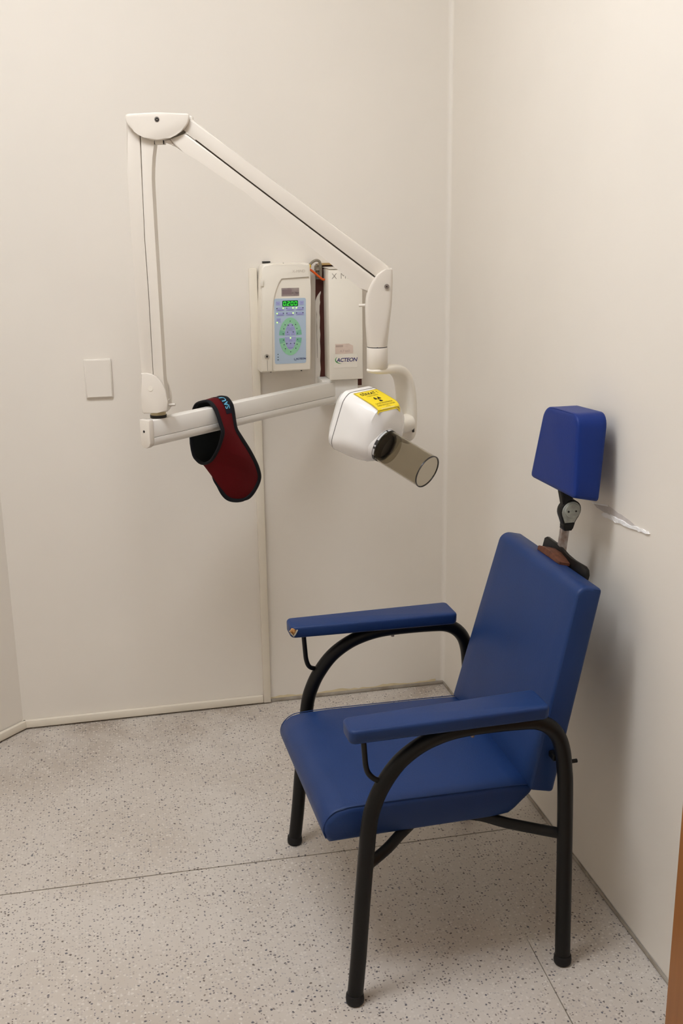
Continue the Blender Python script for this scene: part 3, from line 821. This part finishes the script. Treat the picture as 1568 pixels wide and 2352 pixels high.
# white scale label wrapped around the ring
bm = bmesh.new()
for a0, a1 in ((32, 76), (82, 100), (-24, 0), (8, 14)):
    n = 8
    vs0 = [bm.verts.new(hd(.0020, .0394*math.cos(math.radians(a0+(a1-a0)*k/n)), .0394*math.sin(math.radians(a0+(a1-a0)*k/n)))) for k in range(n+1)]
    vs1 = [bm.verts.new(hd(.0068, .0394*math.cos(math.radians(a0+(a1-a0)*k/n)), .0394*math.sin(math.radians(a0+(a1-a0)*k/n)))) for k in range(n+1)]
    for k in range(n):
        bm.faces.new((vs0[k], vs0[k+1], vs1[k+1], vs1[k]))
obj('ring_label', bm, mat('label_white', lin(190, 188, 186), rough=.5), ring)
cone = obj('cone', pipe(.0075, .1300, .0382, .0360), M_SMOKE, xr)
obj('cone_rim', pipe(.1290, .1312, .0386, .0362), mat('rim_dark', lin(38, 32, 30), rough=.25), cone)
obj('inner_sleeve', pipe(.0075, .0240, .0356, .0346), M_SMOKE, cone)

# warning sticker wrapped on the head's upper face
def stk(a, b3, d):
    """a along sticker width (towards the wall side), b3 up the sticker (towards the back), d lift"""
    t = -.0560+(-b3)
    w = -.010-a
    def topu(t, w):
        h = hint(t)
        x = w-h[10]
        if abs(x) <= h[1]: return h[2]
        s_ = 1 if x > 0 else -1
        e0 = h[10]+s_*h[1]; e1 = h[9]+s_*h[3]
        return h[2]+(h[4]-h[2])*min(1.0, (w-e0)/(e1-e0) if abs(e1-e0) > 1e-4 else 1.0)
    u2 = [topu(t+dt_, w+dx) for dt_ in (-.004, 0, .004) for dx in (-.007, -.0035, 0, .0035, .007)]
    return hd(t, w, max(topu(t, w), sum(u2)/len(u2))+.0006+d)
SW, SH = .084, .080
bm = bmesh.new()
nx, nz = 30, 26
g = [[bm.verts.new(stk(-SW/2+SW*i/nx, -SH/2+SH*j/nz, 0)) for i in range(nx+1)] for j in range(nz+1)]
for j in range(nz):
    for i in range(nx):
        bm.faces.new((g[j][i], g[j][i+1], g[j+1][i+1], g[j+1][i]))
stick = obj('warning_sticker', bm, M_YELLOW, head)
stick['label'] = 'yellow radiation warning sticker'
def sticker_text(body, size, b3, material, **kw):
    bm = text_bm(body, size, lambda a, b4, d: stk(a, b3+b4, .0005), **kw)
    obj('sticker_print', bm, material, head, smooth=False)
sticker_text('DİKKAT !', .0130, .0270, M_INK, bold=.00022, space=1.08)
sticker_text('X-IŞINI CİHAZI', .0058, .0165, M_INKLT)
sticker_text('ÇALIŞTIRILDIĞINDA', .0066, -.0185, M_INKLT)
sticker_text('RADYASYON YAYAR', .0066, -.0260, M_INKLT)
sticker_text('SAKLAYINIZ', .0030, -.0320, M_INKLT)
# trefoil
bm = bmesh.new()
for k in range(3):
    c0 = math.radians(90+60+120*k)
    pts = [(r*math.cos(c0+da), r*math.sin(c0+da)) for r, da in [(.0034, -.52), (.0034, 0), (.0034, .52)]] + [(.0115*math.cos(c0+da), .0115*math.sin(c0+da)) for da in (.52, .26, 0, -.26, -.52)]
    bm.faces.new([bm.verts.new(stk(a, b3-.001, .0005)) for a, b3 in pts])
bm.faces.new([bm.verts.new(stk(.0021*math.cos(2*math.pi*k/14), .0021*math.sin(2*math.pi*k/14)-.001, .0005)) for k in range(14)])
obj('sticker_print', bm, M_INK, head, smooth=False)
bm = bmesh.new()
fr_ = [(-.0405, -.0385), (.0405, -.0385), (.0405, .0385), (-.0405, .0385)]
for i in range(4):
    p, q = fr_[i], fr_[(i+1) % 4]
    for k in range(12):
        a0 = [p[j]+(q[j]-p[j])*k/12 for j in (0, 1)]; a1 = [p[j]+(q[j]-p[j])*(k+1)/12 for j in (0, 1)]
        ins = lambda v: (v[0]*.984, v[1]*.984)
        bm.faces.new([bm.verts.new(stk(*c, .0004)) for c in (a0, a1, ins(a1), ins(a0))])
obj('sticker_print', bm, M_INKLT, head, smooth=False)

# ================================================================== GENERATOR BOX (on the wall)
gb = thing('generator_box', 'tall cream power box with faded pink label on back wall', 'electrical box', (0.70, YB-.004, 1.063))
obj('body', box(.6555, .752, 3.128, YB-.0035, 1.0635, 1.386, .004, 2), M_CREAM, gb)
obj('lid', box(.6520, .7535, 3.1215, 3.1275, 1.0640, 1.3835, .0028, 2), M_CREAM, gb)
obj('top_rim', box(.6540, .754, 3.124, YB-.0035, 1.386, 1.3895, .001, 1), M_ARM, gb)
FY = 3.1213
def gp(x0, z0): return lambda a, b3, d: (x0+a, FY-d, z0+b3)
obj('print', text_bm('X Mind', .0235, gp(.700, 1.3655), space=1.12, bold=-.0003), M_GREYINK, gb, smooth=False)
lb = obj('label', prism([(-.029, -.0165), (.025, -.0165), (.025, .006), (.012, .013), (-.012, .012), (-.029, .013)], 0, .0003, gp(.6985, 1.158)), M_PINK, gb, smooth=False)
obj('label_print', text_bm('A.7 660', .0095, gp(.6985, 1.1490), depth=.0005), M_PINKINK, lb, smooth=False)
obj('label_print', box(.671, .693, FY-.0006, FY-.0003, 1.161, 1.1670), M_PINKINK, lb, smooth=False)
logo = obj('logo_label', prism([(-.036, -.022), (.036, -.022), (.036, .017), (-.036, .017)], 0, .0003, gp(.7000, 1.122)), mat('logo_backing', lin(236, 228, 213), rough=.4), gb, smooth=False)
obj('logo_letters', text_bm('ACTEON', .0160, gp(.7040, 1.1225), shear=.22, depth=.0006, bold=.0003, space=.92), M_NAVY, logo, smooth=False)
def swoosh(cx, cz, rx, rz, wmax, fy, material, parent, d=.0006):
    bm = bmesh.new(); n = 20; prev = None
    for k in range(n+1):
        a = math.radians(128+150*k/n)
        w = wmax*math.sin(math.pi*(k+.15)/(n+.3))**.8
        o1 = (cx+rx*math.cos(a), cz+rz*math.sin(a)); o2 = (cx+(rx-w)*math.cos(a), cz+(rz-w)*math.sin(a))
        v = (bm.verts.new((o1[0], fy-d, o1[1])), bm.verts.new((o2[0], fy-d, o2[1])))
        if prev: bm.faces.new((prev[0], v[0], v[1], prev[1]))
        prev = v
    return obj('logo_swoosh', bm, material, parent, smooth=False)
swoosh(.6860, 1.1235, .0175, .0115, .0028, FY, M_LGREEN, logo)

# ================================================================== CONTROL UNIT (on the wall)
cu_ = thing('control_unit', 'cream x-ray control box with blue keypad and green digits', 'control panel', (0.53, YB-.001, 1.092))
CF = 3.150
hpoly = [(.4490, 1.0945), (.4530, 1.0915), (.5970, 1.0935), (.6010, 1.0965), (.6055, 1.33), (.6045, 1.398), (.6010, 1.4025), (.57, 1.4045), (.50, 1.4045), (.470, 1.4020), (.4640, 1.3960), (.4590, 1.36), (.4545, 1.25)]
cuf = lambda a, b3, d: (a, YB-.0005-d, b3)
body = obj('housing', prism(hpoly, 0, YB-.0005-CF, cuf, .005, 3), M_CREAM, cu_)
ridge = [(.4615, 1.3650), (.4655, 1.3930), (.4720, 1.3995), (.50, 1.4018), (.57, 1.4018), (.5985, 1.3995), (.6000, 1.3930), (.6000, 1.3640), (.518, 1.3640), (.510, 1.350), (.501, 1.328), (.4945, 1.305), (.4905, 1.28), (.4885, 1.25), (.4855, 1.0955), (.4530, 1.0955), (.4570, 1.25)]
obj('front_ridge', prism(ridge, YB-.0005-CF, YB-.0005-CF+.0045, cuf, .0018, 2), M_CREAM, body)
obj('print', text_bm('X-MIND', .0105, lambda a, b3, d: (.570+a, CF-.0050, 1.3815+b3)), M_EMBOSS, body, smooth=False)
obj('latch', box(.4560, .4660, CF-.009, CF-.0045, 1.342, 1.362, .0015), M_CREAM, body)
obj('top_slot', box(.474, .497, YB-.012, YB-.0005, 1.4050, 1.4085), M_DARK, body)
for xx in (.481, .573):
    obj('case_screw', disc((xx, CF+.006, 1.0925), (0, 0, -1), .0024, .0020, 10), M_DARK, body)
obj('case_screw', disc((.527, CF+.004, 1.4040), (0, 0, 1), .0016, .0016, 10), M_DARK, body)
lock = obj('key_lock', disc((.4690, CF-.0045, 1.1395), (0, -1, 0), .0068, .0045, 20, .001), M_CHROME, cu_)
obj('key_slot', disc((.4690, CF-.0091, 1.1395), (0, -1, 0), .0032, .0006, 12), M_DARK, lock)
obj('case_groove', box(.4698, .4706, CF-.0049, CF-.0044, 1.0965, 1.128), M_GREYINK, body)
lab = obj('rating_label', box(.5185, .5705, CF-.0005, CF, 1.3110, 1.3345), M_SILVER, body, smooth=False)
obj('label_band', box(.5205, .5480, CF-.0008, CF-.0005, 1.3160, 1.3300), M_SILVER2, body, smooth=False)
obj('label_print', text_bm('65 / 7mA', .0055, lambda a, b3, d: (.559+a, CF-.0010, 1.3200+b3)), M_INK, body, smooth=False)

# membrane keypad; artwork laid out in its own millimetre grid (u to the right, v down from its top left corner)
MX, MZ = .4965, 1.3050
MWD, MHT = .0935, .1900
SHR = -.0035/.19
def mk(u, v, d=0.0): return (MX+u+SHR*v, CF-d, MZ-v)
def mpoly(pts, d0, d1):
    return prism(pts, d0, d1, lambda a, b3, d: mk(a, b3, d))
def rrect(u0, v0, u1, v1, r, n=4):
    out = []
    for cx, cy, a0 in ((u1-r, v0+r, -90), (u1-r, v1-r, 0), (u0+r, v1-r, 90), (u0+r, v0+r, 180)):
        for k in range(n+1):
            a = math.radians(a0+90*k/n)
            out.append((cx+r*math.cos(a), cy+r*math.sin(a)))
    return out
mem = obj('keypad', mpoly(rrect(0, 0, MWD, MHT, .005), 0, .0008), M_SKY, cu_, smooth=False)
T0, T1, T2 = .0008, .0013, .0017
PX = .00127       # one photographed pixel of the keypad in metres
def U(px): return (px-630.5)*PX
def V(py): return (py-686.0)*PX
obj('display', mpoly(rrect(U(649), V(691.0), U(685.8), V(704.2), .0025), T0, T1), M_LCD, mem, smooth=False)
# seven-segment digits 0.200
def seven(u, v, w, h, segs, th):
    S = {'a': [(0, 0), (w, 0), (w-th, th), (th, th)], 'd': [(0, h), (w, h), (w-th, h-th), (th, h-th)], 'g': [(th*.6, h/2), (th*1.2, h/2-th*.5), (w-th*1.2, h/2-th*.5), (w-th*.6, h/2), (w-th*1.2, h/2+th*.5), (th*1.2, h/2+th*.5)],
         'f': [(0, th*.3), (th, th*1.2), (th, h/2-th*.6), (0, h/2-th*.1)], 'b': [(w, th*.3), (w-th, th*1.2), (w-th, h/2-th*.6), (w, h/2-th*.1)],
         'e': [(0, h/2+th*.1), (th, h/2+th*.6), (th, h-th*1.2), (0, h-th*.3)], 'c': [(w, h/2+th*.1), (w-th, h/2+th*.6), (w-th, h-th*1.2), (w, h-th*.3)]}
    out = []
    for s in segs:
        out.append([(u+a+(h-b3)*.08, v+b3) for a, b3 in S[s]])
    return out
bm = bmesh.new()
for i, segs in enumerate(('abcdef', 'abged', 'abcdef', 'abcdef')):
    for pl in seven(U(651.0+i*8.6), V(693.0), .0078, .0117, segs, .0019):
        bm.faces.new([bm.verts.new(mk(a, b3, T2)) for a, b3 in pl])
dp = [(U(659.0), V(701.2)), (U(660.4), V(701.2)), (U(660.4), V(702.4)), (U(659.0), V(702.4))]
bm.faces.new([bm.verts.new(mk(a, b3, T2)) for a, b3 in dp])
obj('display_digits', bm, M_DIGIT, mem, smooth=False)
def button(x0, y0, x1, y1, r=.0012, m=None):
    return obj('button', mpoly(rrect(U(x0), V(y0), U(x1), V(y1), r, 3), T0, T1), m or M_LAV, mem, smooth=False)
button(634.5, 692.5, 644.0, 701.5); button(689.5, 692.5, 699.0, 701.5)
for y0, y1 in ((706.5, 714.0), (717.5, 725.0)):
    for x0, x1 in ((635.2, 653.0), (658.0, 676.2), (681.0, 699.2)):
        button(x0, y0, x1, y1)
button(635.0, 730.0, 645.0, 740.5)
# tooth ring
EC = (667.5, 773.0)
def ell(a, rx, ry):
    return (U(EC[0]+rx*math.cos(a)), V(EC[1]-ry*math.sin(a)))
def arcpoly(a0, a1, ri, ro, n=6):
    a0, a1 = math.radians(a0), math.radians(a1)
    o = [ell(a0+(a1-a0)*k/n, *ro) for k in range(n+1)]
    i = [ell(a1+(a0-a1)*k/n, *ri) for k in range(n+1)]
    return o+i
RO, RI = (26.5, 43.5), (13.8, 31.0)
for base0, sg in ((0, 1), (0, -1)):
    cuts = [(5, 21), (22, 38), (39, 55), (56, 124), (125, 141), (142, 158), (159, 175)]
    for j, (a0, a1) in enumerate(cuts):
        obj('button', mpoly(arcpoly(sg*a0, sg*a1, RI, RO), T0, T1), M_GREEN2 if j in (0, 6) else M_GREEN, mem, smooth=False)
# inner lavender keys
RV = (12.6, 29.5)
def innerkey(y0, y1, side):
    pts = []
    n = 8
    ys = [y0+(y1-y0)*k/n for k in range(n+1)]
    def hwid(y):
        q = 1-((y-EC[1])/RV[1])**2
        return RV[0]*math.sqrt(max(q, 0.004))
    if side in ('L', 'B'): left = [(EC[0]-hwid(y), y) for y in ys]
    else: left = [(EC[0]+.7, y) for y in ys]
    if side in ('R', 'B'): right = [(EC[0]+hwid(y), y) for y in reversed(ys)]
    else: right = [(EC[0]-.7, y) for y in reversed(ys)]
    return [(U(a), V(b3)) for a, b3 in left+right]
for y0, y1, s in ((744.2, 758.6, 'L'), (744.2, 758.6, 'R'), (760.0, 770.6, 'L'), (760.0, 770.6, 'R'), (774.2, 785.6, 'B'), (787.0, 802.0, 'B')):
    obj('button', mpoly(innerkey(y0, y1, s), T0, T1), M_LAV, mem, smooth=False)
def dots(pts, r, d, material, name):
    bm = bmesh.new()
    for x, y in pts:
        bm.faces.new([bm.verts.new(mk(U(x)+r*math.cos(2*math.pi*k/10), V(y)+r*math.sin(2*math.pi*k/10), d)) for k in range(10)])
    o = obj(name, bm, material, mem, smooth=False)
    o['kind'] = 'stuff'
    return o
off = [(636.5, 708.3), (659.3, 708.3), (697.0, 708.3), (651.3, 719.5), (659.5, 719.5), (682.0, 719.5), (697.0, 719.5),
       (667, 737.8), (655, 746), (662.2, 747), (672.3, 747), (679.5, 746), (652, 755), (682.5, 755), (650.5, 766.2), (684, 766), (660.7, 762.7), (674, 762.7),
       (651, 780.5), (684.2, 780.3), (658.8, 789), (667.8, 789), (676.5, 789), (652.3, 791.5), (683, 791.3), (655.3, 800.5), (680, 800.3), (667.8, 808.3),
       (638, 813), (638, 819.5), (638, 825.7)]
on = [(650.8, 708.0), (673.8, 708.0), (682.0, 708.0), (636.8, 719.8), (674.0, 719.6), (636.8, 740.0), (667.5, 776.3)]
dots(off, .0016, T2, M_LEDOFF, 'led_marks')
dots(on, .0021, T2, M_LEDON, 'lit_leds')
# small printed captions on the keys, too fine to read
bm = bmesh.new()
for x0, y0, x1, y1 in ((638, 711, 651, 712.6), (661, 711, 674, 712.6), (684, 711, 697, 712.6), (638, 722, 651, 723.6), (661, 722, 674, 723.6), (684, 722, 697, 723.6), (637, 733, 643.5, 735), (658, 753, 677, 754.3), (662, 757, 673, 758), (659, 767, 665.5, 768.4), (670, 767, 677, 768.4), (663.5, 781.8, 671.5, 783.6), (661.5, 798, 674, 800), (637.6, 696.5, 641, 698), (692.4, 696.3, 696.4, 697.8)):
    bm.faces.new([bm.verts.new(mk(U(a), V(b3), T2)) for a, b3 in ((x0, y0), (x1, y0), (x1, y1), (x0, y1))])
obj('key_captions', bm, M_LAV2, mem, smooth=False)['kind'] = 'stuff'
bm = text_bm('ACTEON', .0078, lambda a, b3, d: mk(U(691.5)+a, V(825.3)-b3, T2), shear=.2, bold=.0001, space=.94)
obj('logo_letters', bm, M_NAVY, mem, smooth=False)
c_ = mk(U(681.5), V(825.3), 0)
swoosh(c_[0], c_[2], .0075, .0052, .0011, CF, M_NAVY, mem, T2)

# ================================================================== CABLES between the boxes
def pathw(pts): return smooth_path([Vector(p) for p in pts], 6)
cab = obj('conduit', tube(pathw([(.6055, 3.178, 1.390), (.6085, 3.178, 1.396), (.6146, 3.18, 1.4025), (.622, 3.18, 1.4078), (.629, 3.18, 1.4096), (.636, 3.182, 1.4080), (.6405, 3.184, 1.4030), (.643, 3.186, 1.3919), (.6440, 3.190, 1.375), (.6445, 3.194, 1.355)]), .0040, 12), M_CABLE)
tag(cab, 'thin grey cable looped over between the two wall boxes', 'cable')
cab2 = thing('cable_gland', 'thick grey cable gland behind the power box edge', 'cable gland', (.640, 3.205, 1.352))
obj('sleeve', tube([(.6385, 3.206, 1.354), (.6385, 3.206, 1.380)], .0078, 18), mat('gland_dark', lin(104, 96, 84), rough=.5), cab2)
obj('nut', tube([(.6365, 3.204, 1.3800), (.6365, 3.204, 1.3925), (.636, 3.204, 1.3965)], [.0095, .0095, .0070], 12), mat('gland_grey', lin(168, 156, 136), rough=.45), cab2)
orc = obj('signal_cable', tube(pathw([(.6040, 3.172, 1.3865), (.613, 3.172, 1.3810), (.6231, 3.175, 1.3735), (.636, 3.178, 1.3625), (.6475, 3.182, 1.3545), (.6530, 3.186, 1.3540)]), .0034, 12), M_ORANGE)
tag(orc, 'short bright orange cable running between the wall boxes', 'cable')
yel = obj('wire_plug', tube([(.6050, 3.1775, 1.3885), (.6070, 3.1778, 1.3945), (.6085, 3.1780, 1.3985)], [.0060, .0066, .0045], 14), M_CYEL)
tag(yel, 'small yellow plug where the grey cable enters the control box', 'plug')

# ================================================================== BLANK WALL PLATE
wp = thing('wall_plate', 'blank cream switch plate on the back wall', 'wall plate', (-.018, YB, 1.030))
obj('cover', box(-.0565, .0210, YB-.0085, YB-.0001, 1.030, 1.1435, .003, 2), M_PLATE, wp)
obj('cover_face', box(-.0535, .0180, YB-.0100, YB-.0085, 1.033, 1.1405, .0007, 1), M_PLATE, wp)

# ================================================================== THYROID COLLAR hung over the beam
LROW = [(.227, -.0146, 1.0738), (.227, .0060, 1.0590), (.227, .0150, 1.0440), (.227, .027, 1.0149), (.227, .0322, .9981), (.227, .0285, .9800), (.227, .0195, .9580), (.227, .0085, .9393), (.227, -.012, .9143), (.227, -.0352, .9006),
        (.227, -.0540, .8985), (.227, -.0700, .9060), (.227, -.0825, .9198), (.227, -.0895, .9608), (.227, -.0820, 1.021), (.227, -.0660, 1.058), (.227, -.0437, 1.0700)]
RROW = [(.289, -.0146, 1.0738), (.289, .0030, 1.0600), (.289, .0090, 1.0440), (.288, .0150, 1.0130), (.2905, .0180, .9900), (.3065, .0200, .9640), (.3460, .0170, .9120), (.3790, .0110, .8620), (.3870, .0060, .8260), (.3560, .0000, .7890),
        (.3230, -.0080, .7830), (.2850, -.0180, .7960), (.2640, -.0260, .8300), (.2640, -.0440, .8780), (.3520, -.0800, .985), (.325, -.0740, 1.045), (.289, -.0437, 1.0700)]
# rows of the two rims that belong together
LI = [0, 1, 2, 3, 4, 5, 6, 7, 7.6, 8.1, 8.5, 8.9, 9.3, 9.9, 13.2, 15, 16]
NR = len(RROW)
def crow(rows, t):
    n = len(rows)
    i = int(math.floor(t)); f = t-i
    P = [Vector(rows[(i+k) % n]) for k in (-1, 0, 1, 2)]
    return 0.5*((2*P[1])+(-P[0]+P[2])*f+(2*P[0]-5*P[1]+4*P[2]-P[3])*f*f+(-P[0]+3*P[1]-3*P[2]+P[3])*f**3)
def lparam(t):
    i = int(math.floor(t)) % NR; f = t-math.floor(t)
    a = LI[i]; c = LI[i+1] if i+1 < NR else 17.0
    return a+(c-a)*f
def collar(t, c, lift=0.0):
    Lp = crow(LROW, lparam(t)); Rp = crow(RROW, t)
    p = Lp.lerp(Rp, c)
    w = (Rp-Lp).length
    # sag outwards a little where the bib is wide
    cen = Vector((.26, -.03, .98))
    out = Vector((0, p.y-cen.y, p.z-cen.z))
    if out.length > 1e-6: out.normalize()
    k = 4*c*(1-c)
    bulge = .012*k*min(1, max(0, (w-.07)/.08))
    p = p+Vector((0, 1, 0))*bulge+out*(.002*k)
    p = p+out*lift
    return bl(p.x, p.y, p.z)
tc2 = thing('thyroid_collar', 'dark red lead thyroid collar with black lining hung over beam', 'lead collar', tuple(bl(.30, 0, .78)))
bm = bmesh.new()
NT, NC = 136, 14
g = [[bm.verts.new(collar(NR*j/NT, i/NC)) for i in range(NC+1)] for j in range(NT)]
gi = [[bm.verts.new(collar(NR*j/NT, i/NC, -.0055)) for i in range(NC+1)] for j in range(NT)]
for j in range(NT):
    k = (j+1) % NT
    for i in range(NC):
        f = bm.faces.new((g[j][i], g[j][i+1], g[k][i+1], g[k][i])); f.material_index = 0
        f = bm.faces.new((gi[j][i], gi[k][i], gi[k][i+1], gi[j][i+1])); f.material_index = 1
    for i in (0, NC):
        f = bm.faces.new((g[j][i], g[k][i], gi[k][i], gi[j][i])); f.material_index = 1
obj('shell', bm, [M_RED, M_LINING], tc2, angle=70)
def loop_tube(c, r, lift):
    pts = [collar(NR*j/NT, c, lift) for j in range(NT)]
    bm = bmesh.new(); n = 8
    R = []
    for j in range(NT):
        t = (pts[(j+1) % NT]-pts[j-1]).normalized()
        nn = t.cross(BD).normalized(); bb_ = t.cross(nn)
        R.append([bm.verts.new(pts[j]+(nn*math.cos(2*math.pi*k/n)*.6+bb_*math.sin(2*math.pi*k/n))*r) for k in range(n)])
    for j in range(NT):
        for k in range(n):
            bm.faces.new((R[j][k], R[j][(k+1) % n], R[(j+1) % NT][(k+1) % n], R[(j+1) % NT][k]))
    return bm
obj('edge_binding', loop_tube(1.0, .0085, -.0015), M_BIND, tc2, angle=80)
obj('edge_binding', loop_tube(0.0, .0066, -.0025), M_BIND, tc2, angle=80)
# dark patch with lettering on the band's top
def patch_fn(t0, t1, c0, c1, lift, n=10):
    bm = bmesh.new()
    gg = [[bm.verts.new(collar((t0+(t1-t0)*j/n) % NR, c0+(c1-c0)*i/4, lift)) for i in range(5)] for j in range(n+1)]
    for j in range(n):
        for i in range(4):
            bm.faces.new((gg[j][i], gg[j][i+1], gg[j+1][i+1], gg[j+1][i]))
    return bm
obj('patch', patch_fn(-1.0, 2.35, .50, .97, .0012), M_PATCH, tc2)
def band_text(a, b3, d):
    # text runs up the band: reading direction towards the top
    return collar((1.95-a) % NR, .70-b3, .0020)
bm = text_bm('SAU', 1.0, lambda a, b3, d: band_text(a*1.05, b3*.42, d), align='LEFT', bold=.01)
obj('print', bm, M_CYAN, tc2, smooth=False)
